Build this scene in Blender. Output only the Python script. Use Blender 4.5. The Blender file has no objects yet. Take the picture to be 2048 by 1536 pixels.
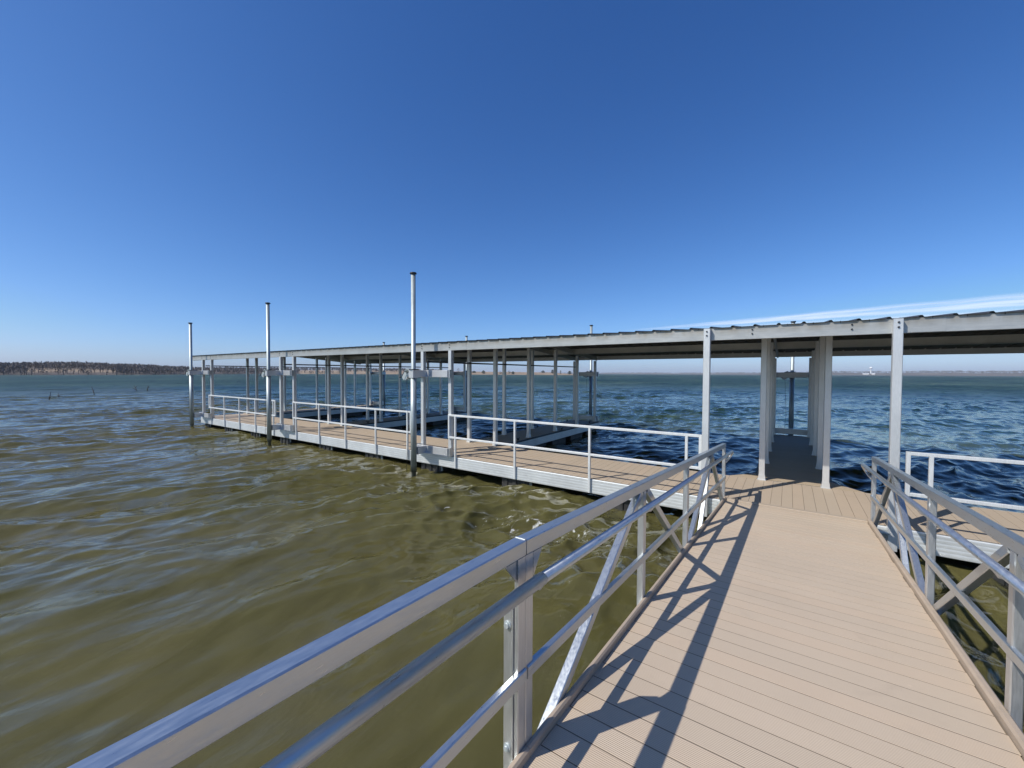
import bpy, bmesh, math, random
import numpy as np
from mathutils import Vector, Matrix
random.seed(7)
C = bpy.context.scene
COL = C.collection

# ------------------------------------------------------------------ camera
F_PX, YAW, PITCH, ROLL = 811.9, math.radians(34.295), math.radians(-1.497), math.radians(0.227)
EYE = Vector((0, 0, 1.9))
fw = Vector((-math.sin(YAW) * math.cos(PITCH), math.cos(YAW) * math.cos(PITCH), math.sin(PITCH)))
rt = Vector((math.cos(YAW), math.sin(YAW), 0))
up = rt.cross(fw)
r2 = rt * math.cos(ROLL) + up * math.sin(ROLL)
u2 = -rt * math.sin(ROLL) + up * math.cos(ROLL)
cd = bpy.data.cameras.new('camera')
cam = bpy.data.objects.new('camera', cd)
COL.objects.link(cam)
m = Matrix((r2, u2, -fw)).transposed().to_4x4()
m.translation = EYE
cam.matrix_world = m
cd.sensor_width = 36
cd.lens = F_PX / 2048 * 36
cd.clip_start = 0.05
cd.clip_end = 60000
C.camera = cam

# ------------------------------------------------------------------ sky and sun
SUN_EL = math.radians(45.8)
SUN_DIR = Vector((-0.515 * math.cos(SUN_EL), -0.857 * math.cos(SUN_EL), math.sin(SUN_EL))).normalized()
w = bpy.data.worlds.new('World')
C.world = w
w.use_nodes = True
nt = w.node_tree
bg = nt.nodes['Background']
sky = nt.nodes.new('ShaderNodeTexSky')
sky.sky_type = 'NISHITA'
sky.sun_disc = False
sky.sun_elevation = SUN_EL
sky.sun_rotation = math.atan2(SUN_DIR.x, SUN_DIR.y)
sky.air_density = 0.7
sky.dust_density = 0.9
sky.ozone_density = 6.0
sky.altitude = 200
# camera-like colour response for the clear sky: a power curve per channel
sp_ = nt.nodes.new('ShaderNodeSeparateColor'); cb_ = nt.nodes.new('ShaderNodeCombineColor')
nt.links.new(sky.outputs[0], sp_.inputs[0])
for i_, (g_, k_) in enumerate(((1.40, 2.05), (1.11, 1.52), (0.90, 1.48))):
    a_ = nt.nodes.new('ShaderNodeMath'); a_.operation = 'MULTIPLY'; a_.inputs[1].default_value = .1
    p_ = nt.nodes.new('ShaderNodeMath'); p_.operation = 'POWER'; p_.inputs[1].default_value = g_
    c_ = nt.nodes.new('ShaderNodeMath'); c_.operation = 'MULTIPLY'; c_.inputs[1].default_value = 10 * k_
    nt.links.new(sp_.outputs[i_], a_.inputs[0]); nt.links.new(a_.outputs[0], p_.inputs[0])
    m_ = nt.nodes.new('ShaderNodeMath'); m_.operation = 'MINIMUM'; m_.inputs[1].default_value = (5.2, 7.2, 9.2)[i_]
    nt.links.new(p_.outputs[0], c_.inputs[0]); nt.links.new(c_.outputs[0], m_.inputs[0]); nt.links.new(m_.outputs[0], cb_.inputs[i_])
nt.links.new(cb_.outputs[0], bg.inputs[0])
bg.inputs[1].default_value = 0.1
sd = bpy.data.lights.new('sun', 'SUN')
sd.energy = 5.0
sd.angle = math.radians(0.5)
sd.color = (1.0, 0.945, 0.86)
so = bpy.data.objects.new('sun', sd)
COL.objects.link(so)
so.rotation_euler = SUN_DIR.to_track_quat('Z', 'Y').to_euler()
C.view_settings.view_transform = 'Standard'
C.view_settings.look = 'None'
C.view_settings.exposure = 0
C.view_settings.gamma = 1

# ------------------------------------------------------------------ helpers
def tag(o, label=None, cat=None, group=None, kind=None):
    if label: o['label'] = label
    if cat: o['category'] = cat
    if group: o['group'] = group
    if kind: o['kind'] = kind
    return o

def empty(name, loc=(0, 0, 0)):
    o = bpy.data.objects.new(name, None)
    COL.objects.link(o)
    o.location = loc
    o.empty_display_size = 0.2
    return o

def relink(o, parent):
    """parent keeping the mesh in world coordinates"""
    o.parent = parent
    p, off = parent, Vector((0, 0, 0))
    while p:
        off += p.location
        p = p.parent
    o.location = o.location - off
    return o

class MB:
    def __init__(self):
        self.v = []
        self.f = []
        self.s = []
        self.marks = []
    def add(self, vs, fs, smooth=False):
        n = len(self.v)
        self.marks.append((n, len(self.f)))
        self.v += [tuple(p) for p in vs]
        self.f += [tuple(i + n for i in q) for q in fs]
        self.s += [smooth] * len(fs)
    def box(self, x0, x1, y0, y1, z0, z1):
        self.add([(x0, y0, z0), (x1, y0, z0), (x1, y1, z0), (x0, y1, z0), (x0, y0, z1), (x1, y0, z1), (x1, y1, z1), (x0, y1, z1)],
                 [(3, 2, 1, 0), (4, 5, 6, 7), (0, 1, 5, 4), (1, 2, 6, 5), (2, 3, 7, 6), (3, 0, 4, 7)])
    def rbox(self, x0, x1, y0, y1, z0, z1, b=0.006):
        """box whose long edges are chamfered (a real bevel catches light)"""
        ax = max(range(3), key=lambda i: (x1 - x0, y1 - y0, z1 - z0)[i])
        if ax == 0:
            self.bar((x0, (y0 + y1) / 2, (z0 + z1) / 2), (x1, (y0 + y1) / 2, (z0 + z1) / 2), y1 - y0, z1 - z0, b, Vector((0, 0, 1)))
        elif ax == 1:
            self.bar(((x0 + x1) / 2, y0, (z0 + z1) / 2), ((x0 + x1) / 2, y1, (z0 + z1) / 2), x1 - x0, z1 - z0, b, Vector((0, 0, 1)))
        else:
            self.bar(((x0 + x1) / 2, (y0 + y1) / 2, z0), ((x0 + x1) / 2, (y0 + y1) / 2, z1), x1 - x0, y1 - y0, b, Vector((0, 1, 0)))
    def bar(self, a, b, wdt, hgt, bev=0.004, upv=Vector((0, 0, 1))):
        """rectangular tube from a to b; wdt across, hgt along upv"""
        a, b = Vector(a), Vector(b)
        d = (b - a).normalized()
        s = d.cross(upv).normalized()
        u = s.cross(d).normalized()
        hw, hh = wdt / 2, hgt / 2
        bev = min(bev, hw * .6, hh * .6)
        prof = [(-hw + bev, -hh), (hw - bev, -hh), (hw, -hh + bev), (hw, hh - bev), (hw - bev, hh), (-hw + bev, hh), (-hw, hh - bev), (-hw, -hh + bev)]
        n = 8
        vs = [a + s * p + u * q for p, q in prof] + [b + s * p + u * q for p, q in prof]
        fs = [(i, (i + 1) % n, n + (i + 1) % n, n + i) for i in range(n)]
        fs += [tuple(reversed(range(n))), tuple(range(n, 2 * n))]
        self.add(vs, fs)
    def tube(self, pts, rad, seg=16, cap=True, inner=False):
        pts = [Vector(p) for p in pts]
        rads = rad if isinstance(rad, (list, tuple)) else [rad] * len(pts)
        d0 = (pts[1] - pts[0]).normalized()
        ref = Vector((0, 0, 1)) if abs(d0.z) < .9 else Vector((1, 0, 0))
        s = d0.cross(ref).normalized()
        n0 = len(self.v)
        self.marks.append((n0, len(self.f)))
        for i, p in enumerate(pts):
            if i == 0: d = pts[1] - pts[0]
            elif i == len(pts) - 1: d = pts[-1] - pts[-2]
            else: d = (pts[i + 1] - pts[i]).normalized() + (pts[i] - pts[i - 1]).normalized()
            d.normalize()
            s = (s - d * s.dot(d)).normalized()
            t = d.cross(s)
            for k in range(seg):
                a = 2 * math.pi * k / seg
                self.v.append(tuple(p + (s * math.cos(a) + t * math.sin(a)) * rads[i]))
        for i in range(len(pts) - 1):
            for k in range(seg):
                a, b = n0 + i * seg + k, n0 + i * seg + (k + 1) % seg
                self.f.append((a, b, b + seg, a + seg))
                self.s.append(True)
        if cap:
            self.f.append(tuple(reversed(range(n0, n0 + seg)))); self.s.append(False)
            e = n0 + (len(pts) - 1) * seg
            self.f.append(tuple(range(e, e + seg))); self.s.append(False)
    def prism(self, poly, axis, a0, a1):
        """poly: list of 2D points in the plane across axis ('x': (y,z), 'y': (x,z), 'z': (x,y))"""
        def P(p, a):
            return {'x': (a, p[0], p[1]), 'y': (p[0], a, p[1]), 'z': (p[0], p[1], a)}[axis]
        n = len(poly)
        vs = [P(p, a0) for p in poly] + [P(p, a1) for p in poly]
        self.add(vs, [(i, (i + 1) % n, n + (i + 1) % n, n + i) for i in range(n)] + [tuple(reversed(range(n))), tuple(range(n, 2 * n))])
    def xform(self, fn):
        self.v = [tuple(fn(Vector(p))) for p in self.v]
        return self
    def build_each(self, name, mat, parent=None):
        """one object per shape added"""
        out = []
        for k, (v0, f0) in enumerate(self.marks):
            v1, f1 = self.marks[k + 1] if k + 1 < len(self.marks) else (len(self.v), len(self.f))
            q = MB(); q.v = self.v[v0:v1]; q.f = [tuple(i - v0 for i in f) for f in self.f[f0:f1]]; q.s = self.s[f0:f1]
            out.append(q.build(name, mat, parent))
        return out
    def build(self, name, mat, parent=None):
        me = bpy.data.meshes.new(name)
        me.from_pydata(self.v, [], self.f)
        me.polygons.foreach_set('use_smooth', self.s)
        me.materials.append(mat)
        bm = bmesh.new(); bm.from_mesh(me)
        bmesh.ops.recalc_face_normals(bm, faces=bm.faces)
        bm.to_mesh(me); bm.free()
        o = bpy.data.objects.new(name, me)
        COL.objects.link(o)
        if parent: relink(o, parent)
        return o

# ------------------------------------------------------------------ materials
def mat(name):
    m_ = bpy.data.materials.new(name)
    m_.use_nodes = True
    n = m_.node_tree
    return m_, n, n.nodes['Principled BSDF'], n.nodes['Material Output']

def tex_noise(n, scale, detail=4, rough=.55, vec=None, dist=0):
    t = n.nodes.new('ShaderNodeTexNoise')
    t.inputs['Scale'].default_value = scale
    t.inputs['Detail'].default_value = detail
    t.inputs['Roughness'].default_value = rough
    t.inputs['Distortion'].default_value = dist
    if vec: n.links.new(vec, t.inputs['Vector'])
    return t.outputs[0]

def coords(n, scale=(1, 1, 1), rot=(0, 0, 0), kind='Position'):
    if kind == 'Position':
        g = n.nodes.new('ShaderNodeNewGeometry').outputs['Position']
    else:
        g = n.nodes.new('ShaderNodeTexCoord').outputs['Object']
    mp = n.nodes.new('ShaderNodeMapping')
    mp.inputs['Scale'].default_value = scale
    mp.inputs['Rotation'].default_value = rot
    n.links.new(g, mp.inputs['Vector'])
    return mp.outputs[0]

def ramp(n, fac, stops):
    r = n.nodes.new('ShaderNodeValToRGB')
    while len(r.color_ramp.elements) < len(stops): r.color_ramp.elements.new(.5)
    for e, (p, c) in zip(r.color_ramp.elements, stops):
        e.position = p
        e.color = (*c, 1) if len(c) == 3 else c
    n.links.new(fac, r.inputs[0])
    return r.outputs[0]

def maprange(n, v, a, b, c, d):
    r = n.nodes.new('ShaderNodeMapRange')
    for i, x in zip((1, 2, 3, 4), (a, b, c, d)): r.inputs[i].default_value = x
    n.links.new(v, r.inputs[0])
    return r.outputs[0]

def bump(n, h, strength, dist, bs, prev=None):
    b = n.nodes.new('ShaderNodeBump')
    b.inputs['Strength'].default_value = strength
    b.inputs['Distance'].default_value = dist
    n.links.new(h, b.inputs['Height'])
    if prev: n.links.new(prev, b.inputs['Normal'])
    if bs: n.links.new(b.outputs[0], bs.inputs['Normal'])
    return b.outputs[0]

def mixc(n, fac, a, b, mode='MIX'):
    x = n.nodes.new('ShaderNodeMix'); x.data_type = 'RGBA'; x.blend_type = mode
    for s, v in ((0, fac), (6, a), (7, b)):
        if isinstance(v, (int, float)): x.inputs[s].default_value = v
        elif isinstance(v, tuple): x.inputs[s].default_value = (*v, 1)
        else: n.links.new(v, x.inputs[s])
    return x.outputs[2]

def metal(name, base, metallic, rough, stretch, mottled=.12, streak=True, grooves=None, stain=False):
    m_, n, b, _ = mat(name)
    v = coords(n, stretch)
    big = tex_noise(n, 2.2, 5, .6, coords(n, (1, 1, 1)))
    fine = tex_noise(n, 30, 3, .6, v)
    lo = tuple(c * (1 - mottled) for c in base)
    hi = tuple(min(1, c * (1 + mottled)) for c in base)
    col = ramp(n, big, [(.3, lo), (.7, hi)])
    col = mixc(n, .35, col, ramp(n, fine, [(.35, tuple(c * .78 for c in base)), (.65, hi)]))
    n.links.new(col, b.inputs['Base Color'])
    b.inputs['Metallic'].default_value = metallic
    n.links.new(maprange(n, fine, .3, .7, rough - .07, rough + .1), b.inputs['Roughness'])
    nb = bump(n, fine, .05, .001, b)
    if grooves:
        g = n.nodes.new('ShaderNodeTexWave')
        g.wave_type = 'BANDS'; g.bands_direction = 'Z'
        g.inputs['Scale'].default_value = grooves
        g.inputs['Distortion'].default_value = 0
        n.links.new(coords(n), g.inputs['Vector'])
        bump(n, g.outputs['Fac'], .3, .004, b, nb)
        col = mixc(n, maprange(n, g.outputs['Fac'], 0, .25, .30, 0), col, tuple(c * .45 for c in base))
        n.links.new(col, b.inputs['Base Color'])
    if stain:
        sz = n.nodes.new('ShaderNodeSeparateXYZ'); n.links.new(coords(n), sz.inputs[0])
        up_ = maprange(n, sz.outputs[2], 2.47, 2.58, 0, 1)
        drip = tex_noise(n, 1.0, 5, .65, coords(n, (5, 1, 1.2)))
        f_ = n.nodes.new('ShaderNodeMath'); f_.operation = 'MULTIPLY'
        n.links.new(up_, f_.inputs[0]); n.links.new(maprange(n, drip, .35, .62, .15, .8), f_.inputs[1])
        col = mixc(n, f_.outputs[0], col, (.24, .20, .14))
        n.links.new(col, b.inputs['Base Color'])
    return m_

M = {}
M['alu'] = metal('mill_aluminium', (.555, .59, .61), .88, .34, (4, .5, 4), mottled=.06)
M['alu_x'] = metal('extruded_aluminium', (.72, .75, .76), .5, .42, (.35, 3, 6), grooves=6.3, mottled=.16)
M['alu_plain'] = metal('plate_aluminium', (.60, .61, .62), .6, .42, (1, 3, 3), mottled=.12)
M['alu_post'] = metal('brushed_post_aluminium', (.58, .59, .59), .8, .38, (6, 6, .4), mottled=.12)
M['alu_bright'] = metal('clear_post_aluminium', (.67, .685, .69), .58, .42, (6, 6, .4), mottled=.10)
M['alu_rail'] = metal('clear_rail_aluminium', (.78, .80, .805), .45, .42, (6, 6, .4), mottled=.10)
M['alu_dull'] = metal('kerb_aluminium', (.30, .265, .225), .45, .5, (4, .5, 4), mottled=.1)
M['alu_beam'] = metal('beam_aluminium', (.64, .65, .63), .4, .45, (.3, 3, 5), mottled=.14)
M['alu_eave'] = metal('eave_beam_aluminium', (.43, .445, .445), .5, .45, (.3, 3, 5), mottled=.14, stain=True)
M['galv'] = metal('galvanised_steel', (.46, .51, .52), .55, .5, (3, 3, .6), mottled=.22)
def pile_metal():
    m_ = metal('pile_steel', (.37, .42, .43), .5, .5, (3, 3, .6), mottled=.22)
    n = m_.node_tree; b = n.nodes['Principled BSDF']
    old = b.inputs['Base Color'].links[0].from_socket
    sz = n.nodes.new('ShaderNodeSeparateXYZ'); n.links.new(coords(n), sz.inputs[0])
    wob = tex_noise(n, 9, 4, .6, coords(n))
    ad = n.nodes.new('ShaderNodeMath'); ad.operation = 'ADD'
    n.links.new(sz.outputs[2], ad.inputs[0]); n.links.new(maprange(n, wob, 0, 1, -.12, .12), ad.inputs[1])
    col = mixc(n, maprange(n, ad.outputs[0], -.22, -.34, 0, .85), old, (.07, .075, .05))
    rub = maprange(n, tex_noise(n, 2.5, 6, .7, coords(n, (6, 6, .5))), .58, .70, 0, .35)
    col = mixc(n, rub, col, (.30, .29, .26))
    n.links.new(col, b.inputs['Base Color'])
    return m_
M['pile'] = pile_metal()
M['galv_wet'] = metal('weathered_steel', (.20, .23, .23), .5, .45, (3, 3, .6), mottled=.2)
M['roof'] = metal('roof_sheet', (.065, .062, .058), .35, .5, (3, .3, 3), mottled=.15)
M['dark'] = metal('dark_fitting', (.03, .033, .04), .3, .5, (1, 1, 1))

# composite decking: fine ribs run along each board
def decking(name, base, along):
    m_, n, b, _ = mat(name)
    pos = coords(n)
    wv = n.nodes.new('ShaderNodeTexWave')
    wv.wave_type = 'BANDS'
    wv.bands_direction = 'Y' if along == 'x' else 'X'
    wv.inputs['Scale'].default_value = 34
    wv.inputs['Distortion'].default_value = 0
    n.links.new(pos, wv.inputs['Vector'])
    # board to board tone
    oi = n.nodes.new('ShaderNodeAttribute'); oi.attribute_name = 'tone'
    cl = n.nodes.new('ShaderNodeSeparateColor'); n.links.new(oi.outputs['Color'], cl.inputs[0])
    c1 = tuple(c * .965 for c in base); c2 = tuple(c * 1.035 for c in base)
    col = ramp(n, cl.outputs[0], [(0, c1), (.5, base), (.8, (c2[0], c2[1] * .97, c2[2] * .95)), (1, c2)])
    dirt = tex_noise(n, 1.4, 6, .65, coords(n))
    col = mixc(n, maprange(n, dirt, .45, .75, 0, .35), col, tuple(c * .82 for c in base))
    vo = n.nodes.new('ShaderNodeTexVoronoi'); vo.inputs['Scale'].default_value = 2.3
    n.links.new(coords(n, (1, 1, 1)), vo.inputs['Vector'])
    drop = maprange(n, vo.outputs['Distance'], .018, .034, .55, 0)
    col = mixc(n, drop, col, tuple(min(1, c * 1.35) for c in base))
    stn = maprange(n, tex_noise(n, 3.2, 6, .7, coords(n, (1, 1, 1)), .8), .60, .72, 0, .3)
    col = mixc(n, stn, col, tuple(c * .72 for c in base))
    sp = tex_noise(n, 260, 2, .6, coords(n))
    col = mixc(n, maprange(n, sp, .35, .7, 0, .22), col, tuple(min(1, c * 1.25) for c in base))
    gr = maprange(n, wv.outputs['Fac'], .0, .35, .32, 0)
    col = mixc(n, gr, col, tuple(c * .5 for c in base))
    n.links.new(col, b.inputs['Base Color'])
    b.inputs['Roughness'].default_value = .62
    b.inputs['Specular IOR Level'].default_value = .35
    nb = bump(n, wv.outputs['Fac'], .35, .003, b)
    bump(n, sp, .1, .001, b, nb)
    return m_
M['deck_gang'] = decking('composite_gangway_board', (.52, .425, .322), 'x')
M['deck_main'] = decking('composite_dock_board', (.44, .36, .275), 'y')
M['deck_fing'] = decking('composite_finger_board', (.43, .345, .245), 'x')

m_, n, b, _ = mat('black_polyethylene')
v = tex_noise(n, 6, 5, .6, coords(n))
n.links.new(ramp(n, v, [(.3, (.012, .012, .013)), (.7, (.05, .05, .048))]), b.inputs['Base Color'])
b.inputs['Roughness'].default_value = .5
M['float'] = m_

def simple(name, stops, scale, rough=.9, detail=5, bumps=None):
    m_, n, b, _ = mat(name)
    v = tex_noise(n, scale, detail, .6, coords(n))
    n.links.new(ramp(n, v, stops), b.inputs['Base Color'])
    b.inputs['Roughness'].default_value = rough
    b.inputs['Specular IOR Level'].default_value = .2
    if bumps: bump(n, v, bumps[0], bumps[1], b)
    return m_
M['seam'] = simple('shaded_seam', [(.3, (.07, .055, .045)), (.7, (.12, .095, .075))], 8)  # dark colour standing in for the shade in narrow board gaps
M['kerb'] = simple('kerb_board', [(.35, (.37, .30, .23)), (.65, (.43, .345, .265))], 6, .6)
M['grass'] = simple('dry_grass', [(.3, (.20, .13, .075)), (.55, (.32, .215, .13)), (.75, (.38, .27, .165))], .05)
def land_mat():
    m_, n, b, _ = mat('shore_ground')
    v = tex_noise(n, .05, 5, .6, coords(n))
    g = ramp(n, v, [(.3, (.19, .135, .085)), (.55, (.27, .20, .13)), (.75, (.33, .25, .165))])
    l = ramp(n, v, [(.3, (.06, .05, .045)), (.7, (.10, .082, .07))])
    at = n.nodes.new('ShaderNodeAttribute'); at.attribute_name = 'grassy'
    n.links.new(mixc(n, at.outputs['Fac'], l, g), b.inputs['Base Color'])
    b.inputs['Roughness'].default_value = .95
    return m_
M['land'] = land_mat()
M['scrub'] = simple('leaf_litter_hill', [(.3, (.045, .036, .034)), (.7, (.085, .068, .058))], .08)
M['mud'] = simple('shore_mud', [(.35, (.09, .08, .075)), (.6, (.13, .115, .10)), (.7, (.32, .29, .25))], .004)
M['twig'] = simple('bare_twigs', [(.3, (.115, .10, .094)), (.7, (.155, .137, .127))], .15)
M['ever'] = simple('evergreen', [(.3, (.022, .03, .018)), (.7, (.05, .065, .035))], .6)
M['bark'] = simple('dead_wood', [(.3, (.05, .04, .035)), (.7, (.12, .10, .085))], 3)
M['white'] = simple('white_paint', [(.3, (.72, .74, .76)), (.7, (.8, .82, .83))], .3, .5)
M['pale'] = simple('pale_building', [(.3, (.5, .5, .48)), (.7, (.65, .64, .6))], .1)

# ------------------------------------------------------------------ water
WZ = -0.42
def make_water():
    def axis(lo, hi, d0, g, c=0.):
        out = [c]
        st = lambda r: max(d0, g * r if r < 45 else g * 45 + .024 * (r - 45))
        while out[-1] < hi: out.append(out[-1] + st(abs(out[-1] - c)))
        neg = [c]
        while neg[-1] > lo: neg.append(neg[-1] - st(abs(neg[-1] - c)))
        return np.array(neg[:0:-1] + out)
    xs = axis(-9000, 7000, .05, .0072, -2.0)
    ys = axis(-60, 9000, .05, .0072, 3.0)
    X, Y = np.meshgrid(xs, ys)
    dx = np.gradient(xs)[None, :]; dy = np.gradient(ys)[:, None]
    rng = np.random.RandomState(3)
    Z = np.zeros_like(X); OX = np.zeros_like(X); OY = np.zeros_like(X)
    main = math.radians(-28)
    N = 90
    lams = np.exp(rng.uniform(np.log(.22), np.log(5.0), N))
    # slow gusts modulate the short waves so the surface is not even
    gust = .75 + .35 * np.sin(X * .21 + 1.3 * np.sin(Y * .13)) * np.sin(Y * .17 + .9 * np.sin(X * .11 + 2)) 
    gust += .25 * np.sin(X * .53 - Y * .37 + 1.7 * np.sin(Y * .29))
    gust = np.clip(gust, .25, 1.5)
    calm = 1 - .42 * np.exp(-(((X + 2.2) / 3.2) ** 2 + ((Y - .6) / 3.0) ** 2))
    # churned water between the gangway and the dock
    chop = np.exp(-(((X + 3.2) / 3.4) ** 2 + ((Y - 5.0) / 1.5) ** 2))
    for lam in lams:
        th = main + rng.normal(0, .42 if lam > 1 else .6)
        k = 2 * math.pi / lam
        a = .0062 * lam ** .72 * (.85 if lam > 2.2 else 1.) * (.9 if lam < .5 else 1.)
        ph = rng.uniform(0, 2 * math.pi)
        cx, cy = math.cos(th), math.sin(th)
        eff = np.maximum(dx * abs(cx) + 0 * dy, dy * abs(cy) + 0 * dx)
        fade = np.clip(lam / (eff * 2.6) - .6, 0, 1)
        arg = k * (X * cx + Y * cy) + ph + .35 * np.sin(X * .31 * cy + Y * .27 + ph)
        amp = a * fade * (gust if lam < 2.2 else 1)
        if lam < .9: amp = amp * (1 + 1.6 * chop)
        if lam < 1.6: amp = amp * calm
        Z += amp * np.cos(arg)
        OX -= amp * cx * np.sin(arg) * .9
        OY -= amp * cy * np.sin(arg) * .9
    for j in range(26):     # cross chop
        lam = math.exp(rng.uniform(math.log(.2), math.log(.7)))
        th = rng.uniform(0, 2 * math.pi); k = 2 * math.pi / lam
        eff = np.maximum(dx * abs(math.cos(th)) + 0 * dy, dy * abs(math.sin(th)) + 0 * dx)
        fade = np.clip(lam / (eff * 2.6) - .6, 0, 1)
        Z += .0042 * lam * fade * (.12 + 2.4 * chop) * np.cos(k * (X * math.cos(th) + Y * math.sin(th)) + rng.uniform(0, 6.28))
    V = np.stack([X + OX, Y + OY, Z], -1).reshape(-1, 3).astype(np.float32)
    ny, nx = X.shape
    idx = np.arange(ny * nx).reshape(ny, nx)
    q = np.stack([idx[:-1, :-1], idx[:-1, 1:], idx[1:, 1:], idx[1:, :-1]], -1).reshape(-1, 4)
    me = bpy.data.meshes.new('water')
    me.vertices.add(len(V)); me.vertices.foreach_set('co', V.ravel())
    me.loops.add(q.size); me.loops.foreach_set('vertex_index', q.ravel().astype(np.int32))
    me.polygons.add(len(q))
    me.polygons.foreach_set('loop_start', np.arange(0, q.size, 4, dtype=np.int32))
    me.polygons.foreach_set('loop_total', np.full(len(q), 4, dtype=np.int32))
    me.polygons.foreach_set('use_smooth', np.ones(len(q), bool))
    me.update(calc_edges=True)
    o = bpy.data.objects.new('water', me)
    COL.objects.link(o)
    o.location.z = WZ
    tag(o, kind='structure')
    m_, n, b, _ = mat('lake_water')
    pos = coords(n)
    silt = tex_noise(n, .25, 4, .6, pos)
    col = ramp(n, silt, [(.3, (.076, .073, .025)), (.7, (.092, .082, .032))])
    # deeper, greener and clearer water away from the landing, with slow wind streaks
    ln0 = n.nodes.new('ShaderNodeVectorMath'); ln0.operation = 'LENGTH'; n.links.new(pos, ln0.inputs[0])
    streak = tex_noise(n, 1.0, 7, .65, coords(n, (.16, .08, 1), (0, 0, .5)))
    lanes = tex_noise(n, 1.0, 6, .7, coords(n, (.022, .011, 1), (0, 0, .5)))
    av = n.nodes.new('ShaderNodeMath'); av.operation = 'MULTIPLY_ADD'; av.inputs[1].default_value = .8
    hf = n.nodes.new('ShaderNodeMath'); hf.operation = 'MULTIPLY_ADD'; hf.inputs[1].default_value = .8; hf.inputs[2].default_value = -.30
    n.links.new(lanes, hf.inputs[0]); n.links.new(streak, av.inputs[0]); n.links.new(hf.outputs[0], av.inputs[2])
    deep = ramp(n, av.outputs[0], [(.36, (.002, .014, .010)), (.5, (.016, .038, .027)), (.64, (.042, .068, .046))])
    sy = n.nodes.new('ShaderNodeSeparateXYZ'); n.links.new(pos, sy.inputs[0])
    dm = n.nodes.new('ShaderNodeMath'); dm.operation = 'MAXIMUM'
    n.links.new(maprange(n, ln0.outputs['Value'], 20, 90, 0, 1), dm.inputs[0])
    n.links.new(maprange(n, sy.outputs[1], 9, 21, 0, 1), dm.inputs[1])
    col = mixc(n, dm.outputs[0], col, deep)
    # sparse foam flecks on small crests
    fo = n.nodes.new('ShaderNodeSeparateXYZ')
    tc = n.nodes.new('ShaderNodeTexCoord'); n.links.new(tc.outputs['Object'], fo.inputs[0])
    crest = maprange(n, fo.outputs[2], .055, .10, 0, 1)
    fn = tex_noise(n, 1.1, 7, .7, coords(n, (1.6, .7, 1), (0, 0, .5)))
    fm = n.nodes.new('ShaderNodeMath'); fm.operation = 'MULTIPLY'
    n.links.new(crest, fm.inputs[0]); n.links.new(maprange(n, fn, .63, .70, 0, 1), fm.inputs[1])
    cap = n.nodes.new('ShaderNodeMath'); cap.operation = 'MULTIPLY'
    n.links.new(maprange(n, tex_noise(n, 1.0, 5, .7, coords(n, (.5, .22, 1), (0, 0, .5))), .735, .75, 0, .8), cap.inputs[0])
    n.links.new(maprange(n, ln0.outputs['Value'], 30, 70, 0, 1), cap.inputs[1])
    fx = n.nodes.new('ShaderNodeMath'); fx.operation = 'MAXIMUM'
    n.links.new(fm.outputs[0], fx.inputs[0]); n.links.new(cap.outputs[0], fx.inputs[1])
    # sun glints painted as pale flecks in the corner between gangway and dock
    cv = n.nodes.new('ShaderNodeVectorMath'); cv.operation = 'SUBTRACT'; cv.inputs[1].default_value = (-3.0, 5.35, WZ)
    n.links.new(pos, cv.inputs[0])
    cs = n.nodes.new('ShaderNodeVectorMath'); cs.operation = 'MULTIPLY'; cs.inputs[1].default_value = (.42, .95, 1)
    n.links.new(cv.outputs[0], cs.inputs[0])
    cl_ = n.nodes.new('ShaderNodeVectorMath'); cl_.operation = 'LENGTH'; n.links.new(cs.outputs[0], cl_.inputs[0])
    glint_n = tex_noise(n, 1.0, 7, .68, coords(n, (7, 3.6, 1), (0, 0, .5)), 1.2)
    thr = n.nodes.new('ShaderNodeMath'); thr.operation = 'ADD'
    n.links.new(glint_n, thr.inputs[0]); n.links.new(maprange(n, cl_.outputs['Value'], 0, 1.15, .10, -.12), thr.inputs[1])
    glint_mx = n.nodes.new('ShaderNodeMath'); glint_mx.operation = 'MAXIMUM'
    n.links.new(fx.outputs[0], glint_mx.inputs[0]); n.links.new(maprange(n, thr.outputs[0], .625, .67, 0, .8), glint_mx.inputs[1])
    foam_glint = glint_mx.outputs[0]
    col = mixc(n, foam_glint, col, (.62, .64, .62))  # crest foam and the painted glints share one pale colour
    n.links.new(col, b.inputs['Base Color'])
    # ripples too small to see far out act as roughness
    ln = n.nodes.new('ShaderNodeVectorMath'); ln.operation = 'LENGTH'; n.links.new(pos, ln.inputs[0])
    far_r = n.nodes.new('ShaderNodeMapRange'); far_r.interpolation_type = 'SMOOTHSTEP'
    for i_, x_ in zip((1, 2, 3, 4), (10, 120, .08, .52)): far_r.inputs[i_].default_value = x_
    n.links.new(ln.outputs['Value'], far_r.inputs[0])
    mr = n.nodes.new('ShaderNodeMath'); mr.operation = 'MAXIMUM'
    n.links.new(far_r.outputs[0], mr.inputs[0]); n.links.new(maprange(n, foam_glint, 0, 1, .07, .6), mr.inputs[1])
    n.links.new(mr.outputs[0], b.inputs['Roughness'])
    b.inputs['IOR'].default_value = 1.333
    b.inputs['Specular IOR Level'].default_value = .32
    b.inputs['Subsurface Weight'].default_value = .85
    b.inputs['Subsurface Radius'].default_value = (1.0, 1.0, .6)
    b.inputs['Subsurface Scale'].default_value = .12
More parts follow.
